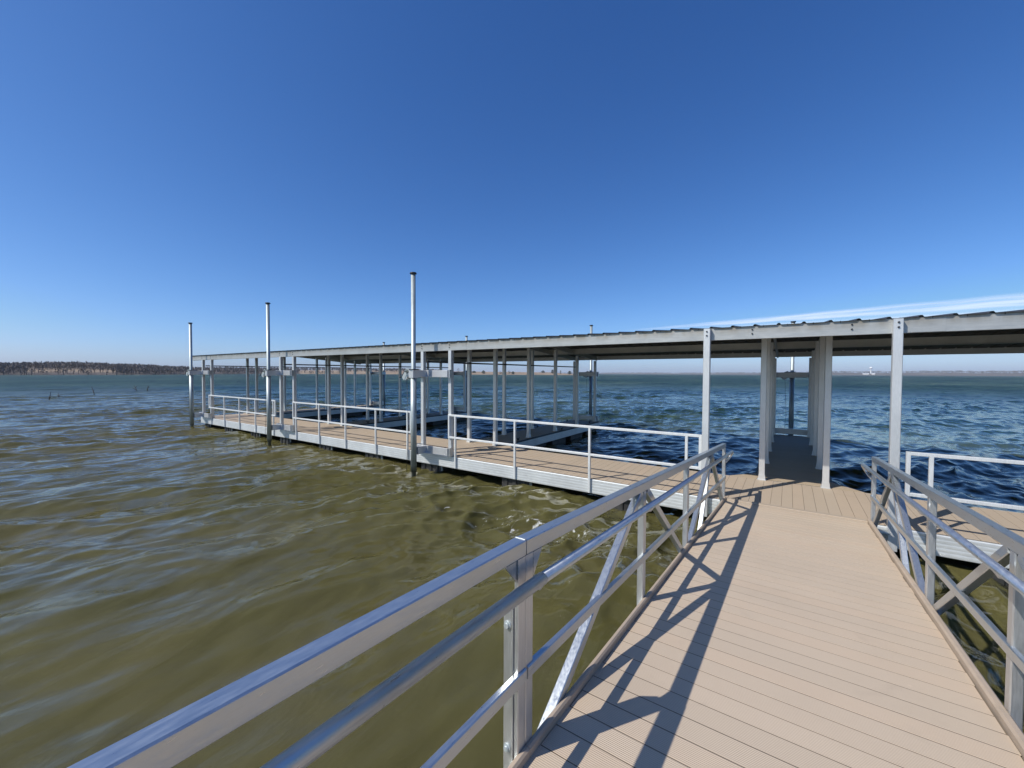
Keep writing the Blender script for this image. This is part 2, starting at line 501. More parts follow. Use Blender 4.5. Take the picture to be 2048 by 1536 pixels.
    def ridged(v):
        a_ = n.nodes.new('ShaderNodeMath'); a_.operation = 'SUBTRACT'; a_.inputs[1].default_value = .5
        c_ = n.nodes.new('ShaderNodeMath'); c_.operation = 'ABSOLUTE'
        e_ = n.nodes.new('ShaderNodeMath'); e_.operation = 'MULTIPLY'; e_.inputs[1].default_value = -1.6
        n.links.new(v, a_.inputs[0]); n.links.new(a_.outputs[0], c_.inputs[0]); n.links.new(c_.outputs[0], e_.inputs[0])
        return e_.outputs[0]
    rz = math.radians(28)
    b0 = bump(n, tex_noise(n, 1.0, 3.6, .5, coords(n, (.42, .2, 1), (0, 0, rz))), .9, .8, None)
    b1 = bump(n, ridged(tex_noise(n, 1.0, 4, .5, coords(n, (2.4, .9, 1), (0, 0, rz)), .4)), .34, .05, None, b0)
    b2 = bump(n, tex_noise(n, 1.0, 5, .62, coords(n, (7, 3.2, 1), (0, 0, math.radians(22)))), .11, .03, b, b1)
    me.materials.append(m_)
    return o
make_water()

# ------------------------------------------------------------------ shores
def px_dir(u, v=None):
    """ground direction of a photo column"""
    d = r2 * ((u - 1024) / F_PX) + fw
    d = Vector((d.x, d.y, 0)).normalized()
    return d

def interp(tab, u):
    for (a, va), (b_, vb) in zip(tab, tab[1:]):
        if u <= b_: return va + (vb - va) * max(0, (u - a)) / (b_ - a)
    return tab[-1][1]

def land(name, us, dist, prof, mt, seed, amp):
    """a strip of terrain whose waterline lies dist(u) metres away; prof = [(metres inland, height(u))]"""
    rng = random.Random(seed)
    vs, fs, gr = [], [], []
    k = len(prof)
    for i, u in enumerate(us):
        d = px_dir(u); D = dist(u)
        for j, (inl, h) in enumerate(prof):
            gr.append(1.0 if (u > 600 or (55 < u < 235 and 8 < inl < 60)) else 0.0)
            hh = h(u) + (rng.uniform(-amp, amp) if 0 < j else 0)
            p = d * (D + inl)
            vs.append((p.x, p.y, WZ + hh))
    for i in range(len(us) - 1):
        for j in range(k - 1):
            a = i * k + j
            fs.append((a, a + 1, a + k + 1, a + k))
    mb = MB(); mb.add(vs, fs, True)
    o = mb.build(name, mt)
    o.data.attributes.new('grassy', 'FLOAT', 'POINT').data.foreach_set('value', gr)
    return tag(o, kind='structure')

def near_d(u):
    return interp([(-700, 380), (0, 395), (300, 430), (450, 560), (600, 760), (900, 700), (1150, 640), (1200, 640)], u)
def near_h(u):
    return interp([(-700, 6), (-50, 6), (150, 7.2), (400, 5.5), (560, 7.5), (800, 8.5), (900, 6.5), (960, 6.2), (1100, 5), (1145, 1.5), (1165, -.6), (1200, -.6)], u)
land('shore', [x for x in range(-700, 1172, 6)], near_d,
     [(-6, lambda u: -1.0), (1, lambda u: .25), (8, lambda u: 1.0 if u < 1150 else .1), (45, lambda u: near_h(u) * .45), (130, lambda u: near_h(u) * .85), (260, lambda u: near_h(u)), (500, lambda u: -3)], M['land'], 1, .18)

def far_d(u):
    return interp([(1000, 3200), (1400, 2600), (1700, 2100), (2300, 2000)], u)
def far_h(u):
    return interp([(1000, 7), (1400, 9), (1600, 10), (1700, 12), (2400, 13)], u) + 1.2 * math.sin(u * .031) + .8 * math.sin(u * .083)
land('far_shore', [x for x in range(1000, 2700, 6)], far_d,
     [(-30, lambda u: -2.0), (2, lambda u: 2.5), (60, lambda u: 4), (200, lambda u: far_h(u) * .8), (500, far_h), (1500, lambda u: -10)], M['mud'], 2, .4)

# a far-off wood: thousands of bare trees that read as one mass
def twig_tree(mb, base, h, rng, spread=.42, n=16, wood=None):
    x, y, z = base
    r = h * spread
    for k in range(2):
        a = rng.uniform(0, 6.28)
        w_ = .22
        mb.add([(x - w_ * math.cos(a), y - w_ * math.sin(a), z - .5), (x + w_ * math.cos(a), y + w_ * math.sin(a), z - .5), (x + rng.uniform(-.3, .3), y, z + h * .8)], [(0, 1, 2)])
    for k in range(n):
        a = rng.uniform(0, 6.28); e = rng.uniform(.15, 1.35)
        s0 = rng.uniform(.15, .6) * h
        L = r * rng.uniform(.55, 1.15)
        dxn, dyn, dzn = math.cos(a) * math.cos(e), math.sin(a) * math.cos(e), math.sin(e)
        p0 = Vector((x, y, z + s0)); p1 = p0 + Vector((dxn, dyn, dzn)) * L
        if p1.z > z + h: p1.z = z + h * rng.uniform(.9, 1.02)
        ww = rng.uniform(.12, .42)
        side = Vector((-math.sin(a), math.cos(a), rng.uniform(-.6, .6))) * ww
        pm = p0.lerp(p1, .62)
        mb.add([p0, pm + side, p1, pm - side], [(0, 1, 2, 3)])

def wood(name, count, urange, inland, hgt, dist, ground, mt, seed, spread=.5, n=26, keep=lambda u, inl: True):
    rng = random.Random(seed)
    mb = MB()
    made = 0
    while made < count:
        u = rng.uniform(*urange)
        inl = rng.uniform(*inland)
        if not keep(u, inl): continue
        p = px_dir(u) * (dist(u) + inl)
        h = hgt(u) * rng.uniform(.65, 1.1)
        twig_tree(mb, (p.x, p.y, WZ + ground(u, inl)), h, rng, spread, n)
        made += 1
    o = mb.build(name, mt)
    return o

def gnd(u, inl):
    H_ = near_h(u)
    return interp([(0, .2), (8, 1), (45, H_ * .45), (130, H_ * .85), (260, H_)], inl)
tag(wood('woodland', 4200, (-560, 880), (8, 250), lambda u: interp([(-560, 4.8), (0, 4.8), (160, 6.2), (400, 5.2), (620, 6), (880, 5.5)], u), near_d, gnd, M['twig'], 5,
         keep=lambda u, i: i > (62 if 55 < u < 235 else 8) and not (600 < u < 680 and i < 120) and not (690 < u < 950 and i < 40)), 'leafless brown woodland along the left shore of the lake', 'woodland', kind='stuff')
tag(wood('shore_thicket', 520, (-300, 690), (-3, 22), lambda u: interp([(-300, 4), (0, 4.2), (240, 5), (440, 6.5), (640, 5.5), (720, 6.5), (900, 6)], u), near_d, gnd, M['twig'], 6, spread=.5, n=9,
         keep=lambda u, i: not (60 < u < 220 and (u * 7.3) % 1 < .55)), 'tangled flooded brush standing at the waterline below the wood', 'brush', kind='stuff')
tag(wood('far_woodland', 2600, (1000, 2500), (90, 620), lambda u: interp([(1000, 7), (1500, 8), (1750, 10), (2500, 11)], u), far_d,
         lambda u, i: interp([(0, 2), (60, 4), (200, far_h(u) * .8), (500, far_h(u)), (700, far_h(u) - 2)], i), M['twig'], 8, spread=1.1, n=8), 'thin grey line of woods on the far shore', 'woodland', kind='stuff')

# single bushes and trees on the grassy point
def point_tree(u, inl, h, r, kind, label, name):
    rng = random.Random(int(u * 10))
    p = px_dir(u) * (near_d(u) + inl)
    base = Vector((p.x, p.y, WZ + gnd(u, inl)))
    root = empty(name, base)
    tag(root, label, 'tree' if h > 6 else 'bush', 'bushes and trees on the grassy point')
    t = MB()
    t.tube([base - Vector((0, 0, .3)), base + Vector((.1, 0, h * .4)), base + Vector((0, .1, h * .85))], [.2, .14, .03], 7)
    for k in range(9):
        a = rng.uniform(0, 6.28); s0 = rng.uniform(.1, .5) * h
        t.tube([base + Vector((0, 0, s0)), base + Vector((math.cos(a) * r * .5, math.sin(a) * r * .5, s0 + h * .2)), base + Vector((math.cos(a) * r * .85, math.sin(a) * r * .85, s0 + h * .38))], [.08, .05, .015], 5)
    t.build('trunk', M['bark'], root)
    c = MB()
    nl = 420 if kind == 'ever' else 230
    for k in range(nl):
        a = rng.uniform(0, 6.28); q = rng.random() ** .5
        zz = rng.uniform(.08, 1)
        rr = r * q * (math.sin(math.pi * min(1, zz * .8 + .18)) ** .7) * rng.uniform(.7, 1.15)
        pp = base + Vector((math.cos(a) * rr, math.sin(a) * rr, zz * h))
        d = Vector((rng.uniform(-1, 1), rng.uniform(-1, 1), rng.uniform(-.4, 1))).normalized()
        s_ = d.cross(Vector((rng.uniform(-1, 1), rng.uniform(-1, 1), rng.uniform(-1, 1)))).normalized()
        L, ww = (.42, .3) if kind == 'ever' else (.8, .07)
        c.add([pp - d * L, pp + s_ * ww, pp + d * L, pp - s_ * ww], [(0, 1, 2, 3)])
    c.build('crown', M['ever'] if kind == 'ever' else M['twig'], root)
for a in [(917, 60, 8.5, 4.2, 'bare', 'tall leafless tree just right of the second back pile', 'bare_tree'),
          (948, 50, 3.4, 4.5, 'ever', 'wide dark evergreen bush at the left end of the tan grassy point', 'evergreen_bush'),
          (967, 20, 5.5, 3.4, 'ever', 'rounded dark bush alone on the tan grass', 'evergreen_bush'),
          (1001, 8, 4.0, 3.5, 'bare', 'low grey brush at the water edge of the grassy point', 'bare_bush'),
          (1018, 10, 6.0, 4.0, 'bare', 'leafless grey tree on the grassy point', 'bare_tree'),
          (1026, 8, 4.5, 2.8, 'ever', 'dark bush close beside the leafless grey tree', 'evergreen_bush'),
          (1086, 90, 4.2, 4.2, 'ever', 'wide dark evergreen on the crest of the tan rise', 'evergreen_bush'),
          (1105, 60, 6.6, 3.2, 'ever', 'taller dark evergreen right of the crest of the tan rise', 'evergreen_bush'),
          (1121, 30, 6.2, 1.8, 'bare', 'slim leafless sapling near the tip of the point', 'bare_tree'),
          (1139, 10, 5.6, 3.4, 'ever', 'dark bush at the very tip of the point by the water', 'evergreen_bush')]:
    point_tree(*a)

# dead snags standing in the lake on the left
def snag(u, D, h, lean, forks, label, seed):
    rng = random.Random(seed)
    p = px_dir(u) * D
    root_p = Vector((p.x, p.y, WZ - .5))
    mb = MB()
    side = Vector((r2.x, r2.y, 0)).normalized()
    tip = root_p + Vector((0, 0, h + .5)) + side * lean
    mb.tube([root_p, root_p.lerp(tip, .5) + side * .05, tip], [.05, .032, .012], 7)
    for k in range(forks):
        a = root_p.lerp(tip, rng.uniform(.45, .75))
        e = a + side * rng.uniform(-.55, .55) + Vector((0, 0, rng.uniform(.2, .5) * h))
        mb.tube([a, a.lerp(e, .5) + Vector((0, 0, .03)), e], [.022, .015, .006], 6)
    o = mb.build('dead_snag', M['bark'])
    tag(o, label, 'dead branch', 'dead branches sticking out of the lake')
snag(93, 52, .62, .35, 2, 'thin dead branch leaning right out of the lake, nearest the left edge', 1)
snag(118, 56, .35, -.1, 3, 'short dark dead stub in the lake between two taller branches', 2)
snag(190, 58, .85, -.35, 2, 'thickest dead branch in the lake, leaning left with a fork', 3)
snag(277, 66, .75, -.55, 3, 'spread of dead twigs in the lake, left one of the close pair', 4)
snag(292, 66, .7, .25, 3, 'dead twigs in the lake, right one of the close pair beside the farthest pile', 5)

# water tower and buildings on the far shore
def far_pos(u, extra, z=0):
    p = px_dir(u) * (far_d(u) + extra)
    return Vector((p.x, p.y, WZ + z))
b0 = far_pos(1741, 120, 6)
wt = empty('water_tower', b0)
tag(wt, 'white water tower rising above the far shore', 'water tower')
t = MB(); t.tube([b0, b0 + Vector((0, 0, 6)), b0 + Vector((0, 0, 19)), b0 + Vector((0, 0, 21))], [3.2, 2.1, 2.0, 3.0], 16); t.build('stem', M['white'], wt)
t = MB()
prof = [(0, 3), (1.2, 4.6), (3, 5.4), (4.8, 5.2), (6.4, 3.8), (7.4, 1.6), (7.7, .1)]
t.tube([b0 + Vector((0, 0, 20.5 + z_)) for z_, _ in prof], [r_ for _, r_ in prof], 20); t.build('tank', M['white'], wt)
def shed(u, extra, wd, dp, h, label, name='lakeside_building'):
    p = far_pos(u, extra, 3)
    d = px_dir(u); s = Vector((d.y, -d.x, 0))
    root = empty(name, p)
    tag(root, label, 'building', 'low pale buildings on the far shore')
    def P(a, b_, z): return p + s * a + d * b_ + Vector((0, 0, z))
    mb = MB()
    mb.add([P(-wd, 0, 0), P(wd, 0, 0), P(wd, dp, 0), P(-wd, dp, 0), P(-wd, 0, h), P(wd, 0, h), P(wd, dp, h), P(-wd, dp, h)],
           [(3, 2, 1, 0), (0, 1, 5, 4), (1, 2, 6, 5), (2, 3, 7, 6), (3, 0, 4, 7)])
    mb.build('wall', M['pale'], root)
    mb = MB()
    mb.add([P(-wd - .6, -.6, h), P(wd + .6, -.6, h), P(wd + .6, dp + .6, h), P(-wd - .6, dp + .6, h), P(-wd - .6, dp / 2, h + 2.2), P(wd + .6, dp / 2, h + 2.2)],
           [(0, 1, 5, 4), (3, 4, 5, 2), (0, 4, 3), (1, 2, 5), (0, 3, 2, 1)])
    mb.build('roof', M['white'], root)
shed(1731, 20, 9, 12, 2.2, 'long low white building on the far shore left of the water tower')
shed(1746, 22, 5, 10, 2.6, 'small white building on the far shore right under the water tower')
shed(1412, 30, 16, 12, 2.6, 'pale low building on the far shore left of the near post')

# ------------------------------------------------------------------ thin cloud streak
def cloud():
    rng = np.random.RandomState(2)
    A = np.array([-9300., 27900.]); B = np.array([14500., 25500.])
    A0, B0 = np.array([-9500., 27300.]), np.array([13000., 20600.])
    A1, B1 = np.array([-9300., 29000.]), np.array([17000., 33500.])
    nx, ny = 80, 40
    vs, fs = [], []
    d = (B0 - A0) / np.linalg.norm(B0 - A0)
    for i in range(nx + 1):
        t_ = i / nx
        for j in range(ny + 1):
            p = (A0 + (B0 - A0) * t_) * (1 - j / ny) + (A1 + (B1 - A1) * t_) * (j / ny)
            vs.append((p[0], p[1], 3000 + 6 * math.sin(i * .7)))
    for i in range(nx):
        for j in range(ny):
            a = i * (ny + 1) + j
            fs.append((a, a + 1, a + ny + 2, a + ny + 1))
    mb = MB(); mb.add(vs, fs, True)
    m_, n, b, out = mat('cirrus')
    ang = math.atan2(d[1], d[0])
    pos = coords(n)
    mp = n.nodes.new('ShaderNodeMapping'); mp.inputs['Rotation'].default_value = (0, 0, -ang)
    n.links.new(pos, mp.inputs['Vector'])
    sc = n.nodes.new('ShaderNodeVectorMath'); sc.operation = 'MULTIPLY'
    sc.inputs[1].default_value = (1 / 4500, 1 / 1300, 0)
    n.links.new(mp.outputs[0], sc.inputs[0])
    ns = tex_noise(n, 1.0, 6, .6, sc.outputs[0], .3)
    at = n.nodes.new('ShaderNodeAttribute'); at.attribute_name = 'edge'
    fac = n.nodes.new('ShaderNodeMath'); fac.operation = 'MULTIPLY'
    n.links.new(maprange(n, ns, .34, .60, 0.35, 1), fac.inputs[0]); n.links.new(at.outputs['Fac'], fac.inputs[1])
    tr = n.nodes.new('ShaderNodeBsdfTransparent'); tl = n.nodes.new('ShaderNodeBsdfTranslucent')
    tl.inputs[0].default_value = (.9, .9, .92, 1)
    mx = n.nodes.new('ShaderNodeMixShader')
    n.links.new(fac.outputs[0], mx.inputs[0]); n.links.new(tr.outputs[0], mx.inputs[1]); n.links.new(tl.outputs[0], mx.inputs[2])
    n.links.new(mx.outputs[0], out.inputs[0])
    o = mb.build('cirrus_cloud', m_)
    at_ = o.data.attributes.new('edge', 'FLOAT', 'POINT')
    vals = []
    for i in range(nx + 1):
        for j in range(ny + 1):
            q = j / ny; t_ = i / nx
            band = math.exp(-((q - .27) / .21) ** 4) + .85 * math.exp(-((q - .68) / .13) ** 2) * min(1, .3 + t_)
            vals.append(min(1, band) * min(1, t_ * 4) * min(1, (1 - t_) * 6) * .52)
    at_.data.foreach_set('value', vals)
    tag(o, 'thin white streak of cloud low in the sky above the roof', 'cloud', kind='stuff')
cloud()

# ------------------------------------------------------------------ the floating dock
Y0, WD, S = 6.864, 1.698, 1.658
ROWS = [Y0 + .02] + [Y0 + WD + i * S for i in range(5)]
YB = ROWS[-1]
FING = [(-20.541, -19.656), (-14.012, -13.181), (-7.259, -6.366), (-.373, .54)]
LAND = (-1.035, 1.09)
XL, XR = -20.75, 12.0
dock = empty('boat_dock', ((XL + XR) / 2, Y0, 0))
tag(dock, 'covered floating boat dock with metal posts, tan boards and ribbed roof', 'boat dock')

_planks_under = []
def planks(name, mt, x0, x1, y0, y1, z, pitch, along, parent, gap=.004, th=.0035, fn=None):
    """boards laid side by side; 'along' is the direction a board runs"""
    rng = random.Random(name + str(x0))
    mb = MB(); tones = []
    a0, a1 = (y0, y1) if along == 'x' else (x0, x1)
    nb = max(1, round((a1 - a0) / pitch)); pitch = (a1 - a0) / nb
    e = .0006
    for i in range(nb):
        p0, p1 = a0 + i * pitch + gap / 2, a0 + (i + 1) * pitch - gap / 2
        j = rng.uniform(-.004, .004)
        prof = [(p0, z - th), (p1, z - th), (p1, z - e), (p1 - e, z), (p0 + e, z), (p0, z - e)]
        n0 = len(mb.f)
        if along == 'x': mb.prism(prof, 'x', x0 + j, x1 + j)
        else: mb.prism(prof, 'y', y0 + j, y1 + j)
        tones += [rng.random()] * (len(mb.f) - n0)
    if fn: mb.xform(fn)
    o = mb.build(name, mt, parent)
    me = o.data
    at = me.color_attributes.new('tone', 'FLOAT_COLOR', 'CORNER')
    arr = []
    for poly, t_ in zip(me.polygons, tones):
        arr += [t_, t_, t_, 1] * poly.loop_total
    at.data.foreach_set('color', arr)
    return o

planks('deck_boards', M['deck_main'], XL, XR, Y0, Y0 + WD, 0, .137, 'y', dock, gap=.004)
ub = MB(); ub.box(XL + .004, XR - .004, Y0 + .006, Y0 + WD - .006, -.028, -.0012); ub.build('gap_shade_sheet', M['seam'], dock)  # added dark sheet just below the boards, paints the gaps as shaded
fm = MB()
# front fascia: extruded channel with lips
for y_, sgn in ((Y0 - .022, 1), (Y0 + WD + .022, -1)):
    fm.rbox(XL - .02, XR, y_ - .02, y_ + .02, -.262, -.006, .008)
fm.build_each('fascia', M['alu_x'], dock)
fm = MB()
fm.rbox(XL - .022, XL + .018, Y0 + .01, Y0 + WD - .01, -.262, -.006, .008)
fm.build('end_fascia', M['alu_x'], dock)
# dark cross frames under the boards
fm = MB()
x = XL + .3
while x < XR:
    fm.box(x, x + .05, Y0 + .03, Y0 + WD - .03, -.24, -.031)
    x += .61
fm.build('cross_frame', M['dark'], dock)['kind'] = 'stuff'

for i, (l, r) in enumerate(FING):
    planks('finger_boards', M['deck_fing'], l - .09, r + .09, Y0 + WD + .045, YB + .16, .0, .137, 'x', dock)
    ub = MB(); ub.box(l - .087, r + .087, Y0 + WD + .048, YB + .155, -.028, -.0012); ub.build('gap_shade_sheet', M['seam'], dock)  # same added sheet, shade colour showing through the finger board gaps
    ff = MB()
    for x_ in (l - .112, r + .112):
        ff.rbox(x_ - .018, x_ + .018, Y0 + WD + .05, YB + .16, -.262, -.04, .006)
    ff.rbox(l - .13, r + .13, YB + .163, YB + .20, -.262, -.006, .006)
    ff.build_each('finger_fascia', M['alu_x'], dock)
    bb = MB()
    for x_ in (l - .112, r + .112):
        bb.box(x_ - .024, x_ + .024, Y0 + WD + .05, YB + .16, -.038, -.004)
    bb.build_each('rub_strip', M['dark'], dock)
    fl = MB()
    for k in range(5):
        yy = Y0 + WD + .4 + k * 1.35
        fl.rbox(l - .02, r + .02, yy, yy + .95, -.62, -.265, .05)
    fl.build_each('finger_float', M['float'], dock)
    # gusset where finger meets the walk
    gp = MB()
    for x_, s_ in ((l - .09, -1), (r + .09, 1)):
        gp.prism([(x_, Y0 + WD + .01), (x_ + s_ * .42, Y0 + WD + .01), (x_, Y0 + WD + .52)], 'z', -.03, -.001 if False else .002)
    gp.build_each('corner_plate', M['deck_fing'], dock)

for a, b_ in [(-20.6, -20.1), (-18.67, -18.03), (-16.41, -15.75), (-14.26, -13.62), (-11.9, -11.25), (-9.61, -8.94), (-7.4, -6.76), (-4.97, -4.31), (-2.72, -2.08), (-.4, .3), (1.9, 2.6), (4.2, 4.9), (6.5, 7.2), (8.9, 9.6)]:
    fl = MB()
    fl.rbox(a, b_, Y0 + .06, Y0 + WD - .1, -.75, -.265, .04)
    # moulded ribs on the face
    for k in range(3):
        xx = a + (b_ - a) * (k + .5) / 3
        fl.rbox(xx - .05, xx + .05, Y0 + .035, Y0 + .07, -.72, -.29, .015)
    fl.build('float', M['float'], dock)
    # hanger straps beside the float
    hs = MB()
    hs.rbox(b_ + .03, b_ + .09, Y0 + .04, Y0 + .07, -.40, -.262, .004)
    hs.build('float_hanger', M['galv_wet'], dock)

# posts (tube, foot plate, and the flange tabs with bolts at the eave)
RZ0, RZ1, RIDGE = 2.413, 2.597, .083
YM = (Y0 + YB) / 2
def roof_z(y):
    return RZ1 + RIDGE * (min(y, YM + (YM - y)) - Y0 if y > YM else y - Y0)
def roof_z(y):
    return RZ1 + RIDGE * ((y - Y0) if y <= YM else (YB - y))
PW = .092
def post(x, y, z0, z1, foot=True, tab=False):
    p = MB()
    p.rbox(x - PW / 2, x + PW / 2, y - PW / 2, y + PW / 2, z0, z1, .006)
    if foot:
        p.rbox(x - .066, x + .066, y - .066, y + .066, z0, z0 + .014, .004)
        p.prism([(x - PW / 2 - .010, z0 + .016), (x + PW / 2 + .010, z0 + .016), (x + PW / 2 + .002, z0 + .10), (x - PW / 2 - .002, z0 + .10)], 'y', y - PW / 2 - .004, y + PW / 2 + .004)
    o = p.build('post', M['alu_bright'], dock)
    if tab:
        bt = MB()
        for z_ in (z1 - .045, z1 - .105):
            bt.tube([(x, y - PW / 2 - .012, z_), (x, y - PW / 2 + .004, z_)], .012, 8)
        bt.build_each('bolt', M['dark'], o)
    return o
for i, (l, r) in enumerate(FING):
    for j, y_ in enumerate(ROWS):
        xs = (l, r) if (i < 3 or j > 0) else LAND
        for x_ in xs:
            if j == 0:
                if i == 3: post(x_, Y0 - .09, -.27, RZ1 - .012, False, True)
                else: post(x_, Y0 - .005 - PW / 2 + .05, 0.0, RZ1 - .012, True, True)
            else:
                yy = min(y_, YB)
                post(x_, yy, .001, roof_z(yy) - .19, True)

# roof
rf = empty('roof', (XL, Y0, RZ1))
relink(rf, dock) if False else None
rf.parent = dock; rf.location = Vector((0, Y0, RZ1)) - dock.location
def rbuild(mb, name, mt): return mb.build(name, mt, rf)
def build_roof():
    RX0, RX1 = -21.62, XR
    OV = .06
    yA, yB = Y0 - .075, YB + .11
    pitch = .285
    # rib positions follow the crests seen on the eave
    xs = []
    x = -.13 - pitch * int((-.13 - RX0) / pitch)
    prof = []
    X = x
    prof.append((RX0, 0))
    while X < RX1 - .05:
        if X - .03 > RX0:
            prof += [(X - .028, 0), (X - .011, .023), (X + .011, .023), (X + .028, 0)]
        X += pitch
    prof.append((RX1, 0))
    rng = random.Random(4)
    mb = MB()
    stations = [yA, YM - .001, YM + .001, yB]
    zt = [roof_z(Y0) - (Y0 - yA) * RIDGE, roof_z(YM), roof_z(YM), roof_z(YB) - (yB - YB) * RIDGE]
    th = .003
    vs = []; k = len(prof)
    for y_, z_ in zip(stations, zt):
        for (px_, pz) in prof: vs.append((px_, y_, z_ + pz + .006))
    for y_, z_ in zip(stations, zt):
        for (px_, pz) in prof: vs.append((px_, y_, z_ + pz + .006 - th))
    fs = []
    n_s = len(stations)
    for s_ in range(n_s - 1):
        for i in range(k - 1):
            a = s_ * k + i
            fs.append((a, a + 1, a + k + 1, a + k))
            c = (n_s + s_) * k + i
            fs.append((c, c + k, c + k + 1, c + 1))
    for i in range(k - 1):
        fs.append((i, n_s * k + i, n_s * k + i + 1, i + 1))
        a = (n_s - 1) * k + i; c = (2 * n_s - 1) * k + i
        fs.append((a, a + 1, c + 1, c))
    mb.add(vs, fs)
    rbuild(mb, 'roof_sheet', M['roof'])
    # eave beams
    def channel(y, x0, x1, z0, z1, face, name, mt):
        c = MB()
        c.rbox(x0, x1, y - .006, y + .006, z0, z1, .002)
        c.box(x0, x1, y + .006 * face, y + face * .055, z1 - .006, z1)
        c.box(x0, x1, y + .006 * face, y + face * .055, z0, z0 + .006)
        return rbuild(c, name, mt)
    yF = Y0 - .042
    cuts = [RX0, -19.2, -13.5, -6.03, 1.35, 7.2, RX1]
    for a, b_ in zip(cuts, cuts[1:]):
        channel(yF, a + .002, b_ - .002, RZ0, RZ1, 1, 'eave_beam', M['alu_eave'])
    sp = MB()
    for x_ in cuts[1:-1]:
        pass
    channel(YB + .085, RX0, RX1, RZ0 + .03, RZ1 + .022, -1, 'back_eave_beam', M['alu_beam'])
    for y_ in (8.9, YM, 13.1):
        z_ = roof_z(y_)
        channel(y_, RX0 + .03, RX1, z_ - .19, z_ - .004, 1 if y_ < YM else -1, 'purlin', M['alu_beam'])
    # rafters over each row of posts
    for (l, r) in FING:
        for x_ in (l, r):
            ra = MB()
            for s0, s1 in ((Y0 + .05, YM - .02), (YM + .02, YB - .02)):
                ra.bar((x_ + .075, s0, roof_z(s0) - .11), (x_ + .075, s1, roof_z(s1) - .11), .04, .15, .004)
            rbuild(ra, 'rafter', M['alu_beam'])
    # rake channel on the left gable
    rk = MB()
    for s0, s1 in ((Y0 - .03, YM), (YM, YB + .08)):
        rk.bar((RX0 + .012, s0, roof_z(s0) - .10), (RX0 + .012, s1, roof_z(s1) - .10), .05, .185, .004)
    rbuild(rk, 'rake_beam', M['alu_beam'])
    # bolt pairs and roof screws on the eave beam
    bt = MB()
    for x_ in (-.45, .66):
        for z_ in (RZ1 - .05, RZ1 - .11):
            bt.tube([(x_, yF - .018, z_), (x_, yF - .005, z_)], .011, 8)
    for o_ in bt.build_each('bolt', M['dark'], rf): pass
    sc = MB()
    X = x
    while X < RX1:
        sc.box(X + .10, X + .106, yF - .010, yF - .0065, RZ1 - .02, RZ1 + .008)
        X += pitch
    rbuild(sc, 'screw', M['dark'])['kind'] = 'stuff'
    for x_ in cuts[1:-1]:
        s_ = MB(); s_.rbox(x_ - .16, x_ + .16, yF - .0095, yF - .0065, RZ0 + .004, RZ1 - .004, .001)
        rbuild(s_, 'splice_plate', M['alu_eave'])
build_roof()

# tie bars along three fingers just under eye level of the roof
for (l, r) in FING[:3]:
    tb = MB(); tb.tube([(l + .065, Y0 + .06, 2.17), (l + .065, YB - .05, 2.17)], .021, 10)
    tb.build('tie_bar', M['dark'], dock)

# guard rails on the front edge
def guard_rail(x0, x1, posts):
    yr = Y0 - .068
    g = MB()
    t_ = .042
    zt, zm = .945, .445
    g.rbox(x0 + t_ / 2, x1 - t_ / 2, yr - t_ / 2, yr + t_ / 2, zt - t_ / 2, zt + t_ / 2, .004)
    g.rbox(x0 + t_ / 2, x1 - t_ / 2, yr - t_ / 2 + .001, yr + t_ / 2 - .001, zm - t_ / 2, zm + t_ / 2, .004)
    for x_ in (x0, x1):
        g.rbox(x_ - t_ / 2, x_ + t_ / 2, yr - t_ / 2 + .0005, yr + t_ / 2 - .0005, zm - t_ / 2, zt + t_ / 2, .004)
    o = g.build('guard_rail', M['alu_rail'], dock)
    for x_ in posts:
        p = MB()
        p.rbox(x_ - .02, x_ + .02, yr - .022, yr + .022, -.24, zt - t_ / 2, .004)
        p.build('rail_post', M['alu_rail'], o)
guard_rail(-19.78, -14.30, [-19.6, -18.33, -17.01, -15.73, -14.43])
guard_rail(-13.14, -7.63, [-12.97, -11.65, -10.32, -8.98, -7.75])
guard_rail(-6.36, -1.11, [-6.17, -4.56, -2.94, -1.31])
guard_rail(1.22, 6.5, [1.42, 3.05, 4.7, 6.3])

# cleats
def cleat(x, y):
    c = MB()
    c.tube([(x, y - .10, .062), (x, y - .04, .052), (x, y + .04, .052), (x, y + .10, .062)], [.008, .011, .011, .008], 8)
    c.rbox(x - .012, x + .012, y - .035, y - .015, .001, .05, .003)
    c.rbox(x - .012, x + .012, y + .015, y + .035, .001, .05, .003)
    c.build('cleat', M['dark'], dock)
for (l, r) in FING:
    for y_ in (9.6, 12.3, 14.6):
        cleat(r + .03, y_); cleat(l - .03, y_)

# ------------------------------------------------------------------ spud piles and their brackets
def winch(parent, x, y, z, sgn):
    wb = MB()
    # cheek plates, drum and gears hung on the outer side of the collar
    for q in (-.055, .055):
        wb.prism([(x - .05, z + .05), (x - .10, z + .095), (x - .20, z + .05), (x - .27, z - .06), (x - .25, z - .16), (x - .16, z - .18), (x - .08, z - .09)], 'y', y + q - .003, y + q + .003)
    wo = wb.build('winch', M['galv'], parent)
    d = MB(); d.tube([(x - .19, y - .05, z - .10), (x - .19, y + .05, z - .10)], .05, 16)
    d.build('drum', M['galv_wet'], wo)
    d = MB(); d.tube([(x - .19, y - .078, z - .10), (x - .19, y - .060, z - .10)], .085, 18)
    d.build('drum_gear', M['galv'], wo)
    d = MB(); d.tube([(x - .13, y - .078, z + .02), (x - .13, y - .060, z + .02)], .045, 14)
    d.build('drive_gear', M['galv_wet'], wo)
    h = MB()
    h.tube([(x - .13, y - .07, z + .02), (x - .13, y - .13, z + .02), (x - .235, y - .135, z - .12), (x - .235, y - .19, z - .12)], .010, 8)
    h.build('crank', M['dark'], wo)

